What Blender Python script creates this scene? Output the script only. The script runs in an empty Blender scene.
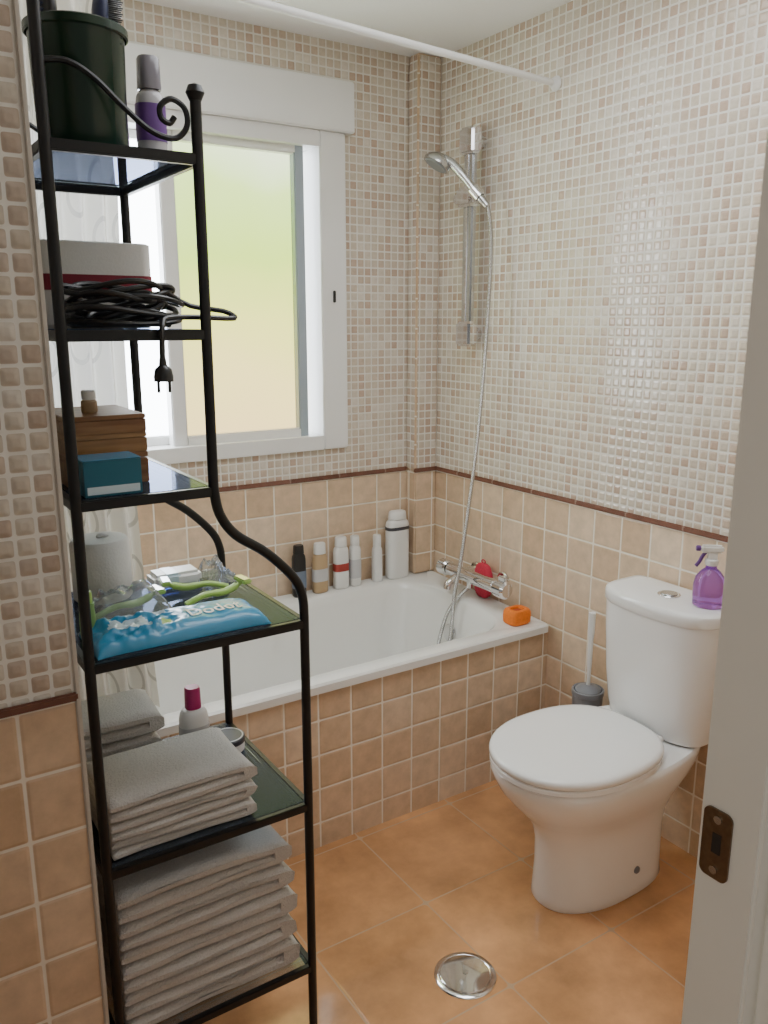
import bpy, bmesh, math, random
from mathutils import Vector, Matrix, noise
random.seed(7)
S = bpy.context.scene
COL = S.collection
PI = math.pi
R = math.radians

# ------------------------------------------------------------------ camera
CAM = Vector((-1.89, -2.60, 1.50)); FPX = 830.0; PITCH = R(13.0); YAW = R(33.0)
cd = bpy.data.cameras.new('camera'); co = bpy.data.objects.new('camera', cd); COL.objects.link(co)
co.location = CAM; co.rotation_euler = (PI/2-PITCH, 0, -YAW)
cd.sensor_fit = 'VERTICAL'; cd.sensor_height = 36.0; cd.lens = 36.0*FPX/1024.0; cd.clip_start = 0.02
S.camera = co

def at(px, py, axis, val):
    """world point on the plane axis=val seen at a photograph pixel (for measuring only)"""
    u = (px-384)/FPX; v = (py-512)/FPX
    F = math.cos(PITCH)-v*math.sin(PITCH); D = math.sin(PITCH)+v*math.cos(PITCH)
    d = Vector((F*math.sin(YAW)+u*math.cos(YAW), F*math.cos(YAW)-u*math.sin(YAW), -D))
    i = 'xyz'.index(axis)
    return CAM + d*((val-CAM[i])/d[i])

# ------------------------------------------------------------------ materials
class NT:
    def __init__(s, name):
        s.m = bpy.data.materials.new(name); s.m.use_nodes = True
        s.t = s.m.node_tree; s.t.nodes.clear()
        s.out = s.t.nodes.new('ShaderNodeOutputMaterial')
    def n(s, t, **k):
        x = s.t.nodes.new(t)
        for a, b in k.items(): setattr(x, a, b)
        return x
    def put(s, sock, v):
        if isinstance(v, bpy.types.NodeSocket): s.t.links.new(v, sock)
        elif v is not None: sock.default_value = v
    def math(s, op, a, b=None, c=None):
        x = s.n('ShaderNodeMath', operation=op)
        s.put(x.inputs[0], a)
        if b is not None: s.put(x.inputs[1], b)
        if c is not None: s.put(x.inputs[2], c)
        return x.outputs[0]
    def ramp(s, fac, stops, interp='LINEAR'):
        x = s.n('ShaderNodeValToRGB'); r = x.color_ramp; r.interpolation = interp
        while len(r.elements) < len(stops): r.elements.new(0.5)
        for e, (p, c) in zip(r.elements, stops): e.position = p; e.color = (c[0], c[1], c[2], 1)
        s.put(x.inputs[0], fac); return x.outputs[0]
    def maprange(s, v, a, b, c=0.0, d=1.0, smooth=True):
        x = s.n('ShaderNodeMapRange', interpolation_type='SMOOTHSTEP' if smooth else 'LINEAR')
        for i, q in enumerate((v, a, b, c, d)): s.put(x.inputs[i], q)
        return x.outputs[0]
    def mix(s, f, a, b, blend='MIX'):
        x = s.n('ShaderNodeMix', data_type='RGBA', blend_type=blend)
        s.put(x.inputs[0], f)
        for i, q in ((6, a), (7, b)):
            s.put(x.inputs[i], q if isinstance(q, bpy.types.NodeSocket) else (q[0], q[1], q[2], 1))
        return x.outputs[2]
    def bsdf(s, color, rough, metal=0.0, normal=None, **k):
        b = s.n('ShaderNodeBsdfPrincipled')
        s.put(b.inputs['Base Color'], color if isinstance(color, bpy.types.NodeSocket) else (color[0], color[1], color[2], 1))
        s.put(b.inputs['Roughness'], rough); s.put(b.inputs['Metallic'], metal)
        if normal is not None: s.put(b.inputs['Normal'], normal)
        for a, q in k.items(): s.put(b.inputs[a.replace('_', ' ')], q)
        s.t.links.new(b.outputs[0], s.out.inputs[0]); return b
    def bump(s, h, strength, dist):
        x = s.n('ShaderNodeBump'); s.put(x.inputs['Strength'], strength); s.put(x.inputs['Distance'], dist); s.put(x.inputs['Height'], h)
        return x.outputs[0]

def plain(name, col, rough=0.5, metal=0.0, bump=0.0, bscale=200.0, var=0.06, **k):
    q = NT(name); tc = q.n('ShaderNodeTexCoord')
    nz = q.n('ShaderNodeTexNoise'); q.put(nz.inputs['Vector'], tc.outputs['Object']); q.put(nz.inputs['Scale'], bscale if bump else 9.0)
    q.put(nz.inputs['Detail'], 3.0)
    c = q.mix(nz.outputs[0], [x*(1-var) for x in col], [min(1, x*(1+var)) for x in col])
    nr = q.bump(nz.outputs[0], bump, 0.003) if bump else None
    q.bsdf(c, rough, metal, nr, **k); return q.m

def tile_mat(name, pitch, g, stops, grout, rough, bs, bd, off=(0, 0), pillow=0.16, mottle=0.0, mscale=30.0, soft=0.012, interp='CONSTANT', detail=5.0, rnd=0.06):
    q = NT(name); ge = q.n('ShaderNodeNewGeometry')
    p = q.n('ShaderNodeSeparateXYZ'); q.put(p.inputs[0], ge.outputs['Position'])
    nn = q.n('ShaderNodeSeparateXYZ'); q.put(nn.inputs[0], ge.outputs['True Normal'])
    st = [q.math('GREATER_THAN', q.math('ABSOLUTE', nn.outputs[i]), 0.7) for i in range(3)]
    u = q.math('ADD', q.math('MULTIPLY', p.outputs[0], q.math('MAXIMUM', st[1], st[2])), q.math('MULTIPLY', p.outputs[1], st[0]))
    v = q.math('ADD', q.math('MULTIPLY', p.outputs[2], q.math('SUBTRACT', 1.0, st[2])), q.math('MULTIPLY', p.outputs[1], st[2]))
    e = []; cell = []
    for w, o in ((u, off[0]), (v, off[1])):
        c = q.math('DIVIDE', q.math('SUBTRACT', w, o), pitch)
        f = q.math('FRACT', c); cell.append(q.math('FLOOR', c))
        e.append(q.math('MINIMUM', f, q.math('SUBTRACT', 1.0, f)))
    m = q.math('SMOOTH_MIN', e[0], e[1], rnd)
    mask = q.maprange(m, g-soft, g+soft)
    cv = q.n('ShaderNodeCombineXYZ'); q.put(cv.inputs[0], cell[0]); q.put(cv.inputs[1], cell[1]); q.put(cv.inputs[2], q.math('MULTIPLY', st[0], 7.3))
    wn = q.n('ShaderNodeTexWhiteNoise', noise_dimensions='3D'); q.put(wn.inputs['Vector'], cv.outputs[0])
    col = q.ramp(wn.outputs['Value'], stops, interp)
    if mottle:
        nz = q.n('ShaderNodeTexNoise'); q.put(nz.inputs['Vector'], ge.outputs['Position']); q.put(nz.inputs['Scale'], mscale)
        q.put(nz.inputs['Detail'], detail); q.put(nz.inputs['Roughness'], 0.6)
        k = q.maprange(nz.outputs[0], 0.25, 0.75, 1-mottle, 1+mottle, False)
        kc = q.n('ShaderNodeCombineColor'); [q.put(kc.inputs[i], k) for i in range(3)]
        col = q.mix(1.0, col, kc.outputs[0], 'MULTIPLY')
    col = q.mix(mask, grout, col)
    h = q.maprange(m, g*0.6, g+pillow)
    rg = q.maprange(mask, 0.0, 1.0, 0.75, rough, False)
    q.bsdf(col, rg, 0.0, q.bump(h, bs, bd)); return q.m

MOS = tile_mat('mosaic_tile', 0.0285, 0.085,
    [(0.0, (.61, .53, .43)), (0.25, (.57, .455, .36)), (0.47, (.645, .575, .48)), (0.66, (.535, .40, .31)), (0.77, (.60, .50, .40)), (0.90, (.69, .625, .54))],
    (.76, .735, .68), 0.10, 0.42, 0.0035, pillow=0.20, mottle=0.10, mscale=70, rnd=0.16)
MOSNEAR = tile_mat('grey_beige_mosaic_tile', 0.0300, 0.085,
    [(0.0, (.57, .505, .42)), (0.25, (.52, .435, .36)), (0.5, (.61, .555, .475)), (0.7, (.485, .39, .315)), (0.82, (.56, .485, .40)), (0.92, (.64, .59, .52))],
    (.80, .78, .73), 0.05, 0.45, 0.0035, pillow=0.26, mottle=0.10, mscale=70, rnd=0.22)
TILE = tile_mat('sandy_wall_tile', 0.107, 0.024,
    [(0.0, (.69, .525, .37)), (0.3, (.60, .43, .285)), (0.6, (.75, .595, .44)), (0.8, (.64, .465, .315)), (1.0, (.715, .55, .395))],
    (.87, .81, .71), 0.15, 0.4, 0.003, off=(-0.02, 0.935), pillow=0.05, mottle=0.15, mscale=24, soft=0.008, interp='LINEAR')
FLOOR = tile_mat('terracotta_floor_tile', 0.335, 0.0055,
    [(0.0, (.58, .30, .135)), (0.5, (.63, .335, .16)), (1.0, (.55, .275, .12))],
    (.50, .34, .21), 0.09, 0.2, 0.002, off=(-0.76, -1.063), pillow=0.02, mottle=0.40, mscale=4.5, soft=0.003, interp='LINEAR', detail=7.0)
BORDER = tile_mat('brown_border_tile', 0.20, 0.008, [(0.0, (.17, .075, .052)), (0.5, (.22, .10, .068)), (1.0, (.15, .065, .045))], (.32, .22, .17), 0.25, 0.2, 0.002, mottle=0.2, interp='LINEAR')
PAINT = plain('white_ceiling_paint', (.92, .92, .93), 0.8, bump=0.05, bscale=120, var=0.02)
TRIMW = plain('cream_edge_trim', (.55, .51, .45), 0.4)
PVC = plain('white_window_plastic', (.82, .82, .81), 0.3, var=0.02)
PVCG = plain('backlit_shade_grey', (.34, .40, .45), 0.25)  # backlit shade of the white stile put into its colour
DOORP = plain('white_door_paint', (.92, .89, .80), 0.35, var=0.03)
BRONZE = plain('tarnished_bronze', (.20, .14, .085), 0.38, 0.85, bump=0.1, bscale=160, var=0.3)
DARK = plain('dark_hole', (.03, .022, .016), 0.8)
ENAMEL = plain('white_enamel', (.85, .85, .83), 0.08, var=0.01)
CERAMIC = plain('white_ceramic', (.86, .865, .87), 0.06, var=0.01)
SEATP = plain('white_seat_plastic', (.88, .88, .88), 0.10, var=0.01)
CHROME = plain('chrome', (.74, .74, .75), 0.08, 1.0, var=0.02)
SATIN = plain('satin_chrome', (.55, .56, .57), 0.25, 1.0, var=0.03)
IRON = plain('black_iron', (.008, .008, .009), 0.38, 0.2, bump=0.05, bscale=150, var=0.2)
BLACKP = plain('black_plastic', (.012, .012, .013), 0.32)
GREENBK = plain('dark_green_enamel', (.008, .030, .016), 0.25)
TOWEL = plain('grey_terry_cloth', (.58, .555, .53), 0.95, bump=1.0, bscale=300, var=0.20)
WHITEP = plain('white_plastic', (.80, .80, .79), 0.3, var=0.02)
REDP = plain('pinkish_red_mesh', (.58, .025, .065), 0.6, bump=0.8, bscale=140, var=0.25)
ORANGE = plain('orange_sponge', (.85, .20, .015), 0.7, bump=0.7, bscale=130, var=0.2)
DEEPOR = plain('deep_orange_sponge', (.45, .06, .01), 0.8, bump=0.7, bscale=130, var=0.2)
GOLD = plain('tan_gold_plastic', (.50, .35, .20), 0.3)
REDLAB = plain('red_brown_label', (.35, .04, .03), 0.4)
GREYP = plain('grey_plastic', (.22, .23, .26), 0.35)
TEAL = plain('teal_cardboard', (.012, .13, .20), 0.45)
BLUEW = plain('blue_film', (.06, .31, .54), 0.18, var=0.20)
PALEB = plain('pale_blue_film', (.60, .73, .80), 0.18, var=0.12)
LIME = plain('lime_plastic', (.40, .62, .16), 0.28)
OLIVE = plain('soft_green_plastic', (.28, .48, .16), 0.3)
MAG = plain('magenta_plastic', (.42, .015, .15), 0.3)
PURPLE = plain('purple_label', (.13, .05, .24), 0.35)
DRED = plain('dark_red_fabric', (.20, .018, .035), 0.85)
LINEN = plain('white_fabric', (.66, .65, .62), 0.9, bump=0.15, bscale=300)
PAPER = plain('soft_white_paper', (.72, .71, .69), 0.9, bump=0.3, bscale=200)
CARD = plain('brown_card', (.40, .28, .17), 0.8)
BLUEB = plain('dark_blue_bristle', (.02, .03, .09), 0.5)
def wood(name, c0, c1):
    q = NT(name); tc = q.n('ShaderNodeTexCoord'); mp = q.n('ShaderNodeMapping'); q.put(mp.inputs[0], tc.outputs['Object']); mp.inputs['Scale'].default_value = (6, 60, 60)
    nz = q.n('ShaderNodeTexNoise'); q.put(nz.inputs['Vector'], mp.outputs[0]); q.put(nz.inputs['Scale'], 2.0); q.put(nz.inputs['Detail'], 4.0)
    q.bsdf(q.ramp(nz.outputs[0], [(0.3, c0), (0.7, c1)]), 0.45); return q.m
WOOD = wood('yellow_brown_wood', (.21, .09, .035), (.35, .18, .075)); WOODL = wood('honey_wood', (.28, .14, .055), (.43, .24, .10))
def see_through(name, tint, gl, rough, ior, diffuse_tint=None, amount=0.0):
    q = NT(name); t = q.n('ShaderNodeBsdfTransparent'); t.inputs[0].default_value = (*tint, 1)
    g = q.n('ShaderNodeBsdfGlossy'); g.inputs['Color'].default_value = (*gl, 1); g.inputs['Roughness'].default_value = rough
    f = q.n('ShaderNodeFresnel'); f.inputs[0].default_value = ior
    base = t.outputs[0]
    if diffuse_tint:
        d = q.n('ShaderNodeBsdfDiffuse'); d.inputs[0].default_value = (*diffuse_tint, 1)
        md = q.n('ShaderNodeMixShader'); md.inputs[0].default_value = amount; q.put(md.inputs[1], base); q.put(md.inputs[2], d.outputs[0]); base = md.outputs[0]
    m = q.n('ShaderNodeMixShader'); q.put(m.inputs[0], f.outputs[0]); q.put(m.inputs[1], base); q.put(m.inputs[2], g.outputs[0])
    q.t.links.new(m.outputs[0], q.out.inputs[0]); return q.m
GLASS = see_through('smoked_shelf_glass', (.72, .78, .83), (.38, .45, .66), 0.05, 1.26, (.30, .35, .42), 0.14)  # blue-grey diffuse share paints in a pale reflection, not dust
FILM = see_through('clear_crinkled_film', (.97, .98, .96), (1.0, 1.0, 1.0), 0.16, 1.24, (.90, .93, .90), 0.20)
def purple_glass():
    q = NT('purple_clear_plastic')
    q.bsdf((.55, .26, .78), 0.06, 0.0, None, Transmission_Weight=0.8, IOR=1.3); return q.m
PGLASS = purple_glass()
def pane_mat(name, stops, strength):
    q = NT(name); ge = q.n('ShaderNodeNewGeometry'); s = q.n('ShaderNodeSeparateXYZ'); q.put(s.inputs[0], ge.outputs['Position'])
    nz = q.n('ShaderNodeTexNoise'); q.put(nz.inputs['Vector'], ge.outputs['Position']); q.put(nz.inputs['Scale'], 3.0)
    z = q.math('ADD', q.maprange(s.outputs[2], 1.1, 2.05, 0, 1, False), q.math('MULTIPLY', q.math('SUBTRACT', nz.outputs[0], 0.5), 0.35))
    c = q.ramp(z, stops)
    e = q.n('ShaderNodeEmission'); q.put(e.inputs[0], c); e.inputs[1].default_value = strength
    g = q.n('ShaderNodeBsdfGlossy'); g.inputs['Roughness'].default_value = 0.3
    m = q.n('ShaderNodeMixShader'); m.inputs[0].default_value = 0.04; q.put(m.inputs[1], e.outputs[0]); q.put(m.inputs[2], g.outputs[0])
    q.t.links.new(m.outputs[0], q.out.inputs[0]); return q.m
PANE = pane_mat('frosted_glass_painted_glow', [(0.0, (1.0, .74, .32)), (0.22, (1.0, .83, .30)), (0.42, (.90, .90, .22)), (0.60, (.64, .88, .15)), (0.84, (.68, .93, .28)), (1.0, (.86, 1.0, .62))], 2.8)  # outdoor light painted in as an emissive gradient, nothing shines through
PANEB = pane_mat('pale_glass_painted_glow', [(0.0, (.86, .93, 1.0)), (1.0, (.90, .96, 1.0))], 14.0)  # daylight painted in as the pane's own glow, strong enough to light the room
DAY = pane_mat('daylight_glow', [(0.0, (.92, .96, 1.0)), (1.0, (.88, .94, 1.0))], 10.0)  # daylight given to the backdrop as emission, no sun falls on it
def curtain_mat():
    q = NT('sheer_curtain_with_rings'); tc = q.n('ShaderNodeUVMap')
    vo = q.n('ShaderNodeTexVoronoi', voronoi_dimensions='2D'); q.put(vo.inputs['Vector'], tc.outputs[0]); q.put(vo.inputs['Scale'], 5.0); q.put(vo.inputs['Randomness'], 0.8)
    d = vo.outputs['Distance']
    ring = q.math('LESS_THAN', q.math('ABSOLUTE', q.math('SUBTRACT', d, 0.27)), 0.036)
    c = q.mix(ring, (.78, .755, .69), (.52, .50, .45))
    b = q.bsdf(c, 0.7)
    tr = q.n('ShaderNodeBsdfTranslucent'); q.put(tr.inputs[0], c)
    m = q.n('ShaderNodeMixShader'); m.inputs[0].default_value = 0.22; q.put(m.inputs[1], b.outputs[0]); q.put(m.inputs[2], tr.outputs[0])
    tp = q.n('ShaderNodeBsdfTransparent'); m2 = q.n('ShaderNodeMixShader'); m2.inputs[0].default_value = 0.05; q.put(m2.inputs[1], m.outputs[0]); q.put(m2.inputs[2], tp.outputs[0])
    q.t.links.new(m2.outputs[0], q.out.inputs[0]); return q.m
CURT = curtain_mat()
def hose_mat():
    q = NT('ribbed_chrome_hose'); ge = q.n('ShaderNodeNewGeometry'); s = q.n('ShaderNodeSeparateXYZ'); q.put(s.inputs[0], ge.outputs['Position'])
    h = q.math('SINE', q.math('MULTIPLY', s.outputs[2], 1500.0))
    q.bsdf((.50, .50, .50), 0.22, 1.0, q.bump(h, 0.5, 0.001)); return q.m
HOSE = hose_mat()

# ------------------------------------------------------------------ mesh helpers
ORG = {}
def obj(name, bm, m, parent=None, origin=None, smooth=True, angle=38, recalc=True):
    o_w = ORG[parent.name] if parent else Vector(origin or (0, 0, 0))
    bmesh.ops.translate(bm, vec=-o_w, verts=bm.verts)
    if recalc: bmesh.ops.recalc_face_normals(bm, faces=bm.faces)
    me = bpy.data.meshes.new(name); bm.to_mesh(me); bm.free()
    for q in (m if isinstance(m, (list, tuple)) else [m]): me.materials.append(q)
    if smooth:
        for p in me.polygons: p.use_smooth = True
        me.set_sharp_from_angle(angle=R(angle))
    o = bpy.data.objects.new(name, me); COL.objects.link(o)
    if parent: o.parent = parent
    else: o.location = o_w
    ORG[o.name] = o_w
    return o
def tag(o, label, cat, group=None, kind=None):
    if kind: o['kind'] = kind
    else:
        o['label'] = label; o['category'] = cat
    if group: o['group'] = group
    return o
def thing(name, label, cat, loc, group=None):
    o = bpy.data.objects.new(name, None); COL.objects.link(o); o.location = loc; o.empty_display_size = 0.05
    ORG[o.name] = Vector(loc)
    return tag(o, label, cat, group)
def struct(name, bm, m, **k):
    o = obj(name, bm, m, **k); o['kind'] = 'structure'; return o
def NB(): return bmesh.new()
def box(bm, x0, x1, y0, y1, z0, z1, bevel=0.0, mi=0, seg=2, M=None):
    vs = [bm.verts.new((x, y, z)) for z in (z0, z1) for y in (y0, y1) for x in (x0, x1)]
    fs = [bm.faces.new([vs[i] for i in f]) for f in ((0, 2, 3, 1), (4, 5, 7, 6), (0, 1, 5, 4), (2, 6, 7, 3), (0, 4, 6, 2), (1, 3, 7, 5))]
    for f in fs: f.material_index = mi
    if M is not None: bmesh.ops.transform(bm, matrix=M, verts=vs)
    if bevel:
        es = list({e for f in fs for e in f.edges})
        bmesh.ops.bevel(bm, geom=es, offset=bevel, segments=seg, affect='EDGES', clamp_overlap=True)
    return bm
def loft(bm, rings, cap0=True, cap1=True):
    V = [[bm.verts.new(p) for p in r] for r in rings]; n = len(rings[0])
    for a, b in zip(V, V[1:]):
        for i in range(n):
            j = (i+1) % n; bm.faces.new((a[i], a[j], b[j], b[i]))
    if cap0: bm.faces.new(list(reversed(V[0])))
    if cap1: bm.faces.new(V[-1])
    return bm
def sring(cx, cy, z, a, b, n=2.0, N=40):
    out = []
    for i in range(N):
        t = 2*PI*i/N; c, s = math.cos(t), math.sin(t)
        out.append(Vector((cx+a*math.copysign(abs(c)**(2/n), c), cy+b*math.copysign(abs(s)**(2/n), s), z)))
    return out
def rrect(x0, x1, y0, y1, r, z, K=10):
    out = []
    for (cx, cy, a0) in ((x1-r, y1-r, 0), (x0+r, y1-r, 90), (x0+r, y0+r, 180), (x1-r, y0+r, 270)):
        for k in range(K+1):
            a = R(a0+90*k/K); out.append(Vector((cx+r*math.cos(a), cy+r*math.sin(a), z)))
    return out
def egg(xf, xc, xb, cy, hw, z, nf=2.0, nb=3.0, N=56):
    out = []
    for i in range(N):
        t = 2*PI*i/N; c, s = math.cos(t), math.sin(t); n = nf if c > 0 else nb
        k = math.copysign(abs(c)**(2/n), c)
        x = xc-(xc-xf)*k if c > 0 else xc-(xb-xc)*k
        out.append(Vector((x, cy+hw*math.copysign(abs(s)**(2/n), s), z)))
    return out
def lathe(bm, prof, seg=32, M=None):
    """closed or open profile of (r, z) turned about z"""
    rows = []; new = []
    for r, z in prof:
        if r < 1e-6: row = [bm.verts.new((0, 0, z))]
        else: row = [bm.verts.new((r*math.cos(2*PI*i/seg), r*math.sin(2*PI*i/seg), z)) for i in range(seg)]
        rows.append(row); new += row
    for a, b in zip(rows, rows[1:]):
        for i in range(seg):
            j = (i+1) % seg
            if len(a) == 1 and len(b) == 1: continue
            if len(a) == 1: bm.faces.new((a[0], b[i], b[j]))
            elif len(b) == 1: bm.faces.new((a[i], a[j], b[0]))
            else: bm.faces.new((a[i], a[j], b[j], b[i]))
    if M is not None: bmesh.ops.transform(bm, matrix=M, verts=new)
    return bm
def tube(bm, pts, r, seg=10):
    pts = [Vector(p) for p in pts]; n = len(pts); rs = r if isinstance(r, (list, tuple)) else [r]*n
    T = []
    for i in range(n):
        a = pts[max(i-1, 0)]; b = pts[min(i+1, n-1)]
        T.append((b-a).normalized())
    up = Vector((0, 0, 1)) if abs(T[0].z) < 0.9 else Vector((1, 0, 0))
    nrm = (up-T[0]*up.dot(T[0])).normalized(); rings = []
    for i in range(n):
        nrm = (nrm-T[i]*nrm.dot(T[i])).normalized(); bi = T[i].cross(nrm)
        rings.append([pts[i]+(nrm*math.cos(2*PI*k/seg)+bi*math.sin(2*PI*k/seg))*rs[i] for k in range(seg)])
    return loft(bm, rings)
def curve(pts, per=8):
    P = [Vector(p) for p in pts]; out = []
    for i in range(len(P)-1):
        p0 = P[max(i-1, 0)]; p1 = P[i]; p2 = P[i+1]; p3 = P[min(i+2, len(P)-1)]
        for k in range(per):
            t = k/per
            out.append(0.5*((2*p1)+(p2-p0)*t+(2*p0-5*p1+4*p2-p3)*t*t+(3*p1-p0-3*p2+p3)*t**3))
    out.append(P[-1]); return out
def axisM(loc, d):
    """matrix turning local +z to direction d at loc"""
    return Matrix.Translation(Vector(loc)) @ Vector(d).to_track_quat('Z', 'Y').to_matrix().to_4x4()
def cyl(bm, loc, d, r, h, seg=24, bev=0.0, r2=None):
    r2 = r if r2 is None else r2
    b = min(bev, r*0.6, h*0.45)
    pr = [(0, 0), (r-b, 0), (r, b), (r2, h-b), (r2-b, h), (0, h)] if b else [(0, 0), (r, 0), (r2, h), (0, h)]
    return lathe(bm, pr, seg, axisM(loc, d))
def text_bm(s, size):
    """flat lettering as a bmesh, baseline along x, centred"""
    cu = bpy.data.curves.new('lettering', 'FONT'); cu.body = s; cu.size = size; cu.align_x = 'CENTER'; cu.align_y = 'CENTER'; cu.resolution_u = 4; cu.offset = size*0.012
    o = bpy.data.objects.new('lettering', cu); COL.objects.link(o)
    bpy.context.view_layer.update()
    me = bpy.data.meshes.new_from_object(o.evaluated_get(bpy.context.evaluated_depsgraph_get()))
    bpy.data.objects.remove(o); q = NB(); q.from_mesh(me); bpy.data.meshes.remove(me); return q

# ------------------------------------------------------------------ room shell
ZB = 0.945; ZC = 2.39; XL = -1.645; YL = -1.365; WX0, WX1, WZ0, WZ1 = -1.53, -0.367, 1.05, 2.27
b = NB(); box(b, -2.6, 0.1, -3.9, 0.2, -0.06, 0.0); struct('floor', b, FLOOR, smooth=False)
b = NB(); box(b, -2.6, 0.1, -2.29, 0.2, ZC, ZC+0.06); struct('ceiling', b, PAINT, smooth=False)
b = NB()
box(b, XL, 0, 0, 0.2, 0, ZB, mi=0); box(b, XL, 0, 0, 0.2, ZB, WZ0, mi=1)
box(b, XL, WX0, 0, 0.2, WZ0, WZ1, mi=1); box(b, WX1, 0, 0, 0.2, WZ0, WZ1, mi=1); box(b, XL, 0, 0, 0.2, WZ1, ZC, mi=1)
struct('wall_back', b, [TILE, MOS], smooth=False)
b = NB(); box(b, 0, 0.1, -2.29, 0.2, 0, ZB, mi=0); box(b, 0, 0.1, -2.29, 0.2, ZB, ZC, mi=1)
struct('wall_right', b, [TILE, MOS], smooth=False)
b = NB()
for z0, z1, mi in ((0, ZB, 0), (ZB, ZC, 1)):
    box(b, -2.5, XL, YL, 0.2, z0, z1, mi=mi); box(b, -2.6, -2.5, -2.29, 0.2, z0, z1, mi=mi)
struct('wall_left', b, [TILE, MOSNEAR], smooth=False)
b = NB(); box(b, -0.10, 0, -0.06, 0, 0.534, ZB, 0.006, 0); box(b, -0.10, 0, -0.06, 0, ZB, ZC, 0.006, 1)
struct('wall_corner', b, [TILE, MOS], smooth=False)
b = NB(); box(b, -1.20, 0, -2.29, -2.19, 0, ZB, mi=0); box(b, -1.20, 0, -2.29, -2.19, ZB, ZC, mi=1)
box(b, -2.5, -2.12, -2.29, -2.19, 0, ZB, mi=0); box(b, -2.5, -2.12, -2.29, -2.19, ZB, ZC, mi=1); box(b, -2.12, -1.20, -2.29, -2.19, 2.10, ZC, mi=1)
struct('wall_front', b, [TILE, MOS], smooth=False)
b = NB(); box(b, XL, 0, -0.70, -0.665, 0, 0.485); struct('wall_tub', b, TILE, smooth=False)
# added glowing sheet standing in for daylight in the window gap
b = NB(); box(b, -2.4, 0.8, 0.9, 1.0, 0.2, 3.2); struct('daylight_backdrop', b, DAY, smooth=False)
def strip(n, *a):
    q = NB(); box(q, *a, bevel=0.003); struct('trim_%d' % n, q, BORDER)
strip(1, XL, -0.10, -0.008, 0, ZB-0.008, ZB+0.008); strip(2, -0.008, 0, -2.19, -0.06, ZB-0.008, ZB+0.008)
strip(3, -0.108, 0, -0.068, -0.06, ZB-0.008, ZB+0.008); strip(4, -2.5, XL, YL-0.008, YL, ZB-0.008, ZB+0.006)
b = NB(); box(b, XL-0.004, XL+0.004, YL-0.004, YL+0.006, 0, ZC, 0.002); struct('trim_5', b, TRIMW)

# door frame with strike plate
def st_empty(name):
    o = bpy.data.objects.new(name, None); COL.objects.link(o); o['kind'] = 'structure'; ORG[o.name] = Vector((0, 0, 0)); return o
door = st_empty('door_1')
b = NB(); box(b, -1.27, -1.20, -2.245, -2.183, 0, 2.03, 0.003); box(b, -1.252, -1.20, -2.32, -2.245, 0, 2.03, 0.003); obj('jamb', b, DOORP, door)
b = NB(); box(b, -2.12, -2.05, -2.245, -2.183, 0, 2.03, 0.003); box(b, -2.12, -2.068, -2.32, -2.245, 0, 2.03, 0.003); obj('jamb', b, DOORP, door)
b = NB(); box(b, -2.12, -1.20, -2.32, -2.183, 2.03, 2.10, 0.003); obj('lintel', b, DOORP, door)
b = NB()
pl = [Vector((-1.2705, p.x, p.y)) for p in rrect(-2.218, -2.189, 1.000, 1.069, 0.007, 0, 6)]
loft(b, [pl, [p+Vector((-0.0022, 0, 0)) for p in pl]]); sp = obj('strike_plate', b, BRONZE, door); sp['label'] = 'tarnished bronze strike plate'
b = NB(); box(b, -1.2733, -1.2727, -2.209, -2.200, 1.026, 1.046); obj('latch_hole', b, DARK, sp, smooth=False)
for z in (1.009, 1.060):
    b = NB(); cyl(b, (-1.2726, -2.204, z), (-1, 0, 0), 0.004, 0.0014, 12); obj('screw', b, SATIN, sp)

# window
win = st_empty('window_1')
b = NB(); FR = 0.100
box(b, WX1-FR, WX1, -0.018, 0.11, WZ0, 2.11, 0.004); box(b, WX0, WX0+0.062, -0.018, 0.11, WZ0, 2.11, 0.004)
box(b, WX0+0.0625, WX1-FR-0.0005, -0.0175, 0.11, WZ0, WZ0+0.05, 0.0015); box(b, WX0+0.0625, WX1-FR-0.0005, -0.0175, 0.11, 2.06, 2.11, 0.0015)
obj('window_frame', b, PVC, win)
b = NB(); box(b, WX0-0.03, WX1+0.028, -0.035, 0.06, 2.11, 2.268, 0.004); obj('shutter_box', b, PVC, win)
def sash(x0, x1, y0, y1, pm, s=0.05, s2=0.036):
    q = NB()
    box(q, x0, x0+s, y0, y1, 1.095, 2.065, 0.004); box(q, x0+s-0.004, x1-0.02, y0, y1, 1.095, 1.13, 0.004); box(q, x0+s-0.004, x1-0.02, y0, y1, 2.035, 2.065, 0.004)
    o = obj('sash', q, PVC, win)
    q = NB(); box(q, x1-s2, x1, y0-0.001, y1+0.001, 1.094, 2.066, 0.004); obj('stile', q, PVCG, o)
    q = NB(); yg = y1-0.016
    box(q, x0+s, x1-s2, yg, yg+0.006, 1.13, 2.035); obj('pane', q, pm, o, smooth=False)
    return o
s1 = sash(-1.005, -0.510, 0.015, 0.062, PANE); s2 = sash(-1.465, -0.945, 0.066, 0.108, PANEB)
b = NB(); box(b, -0.424, -0.415, -0.026, -0.018, 1.560, 1.600, 0.002); lt = obj('latch', b, BLACKP, win); lt['label'] = 'small black latch'

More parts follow.
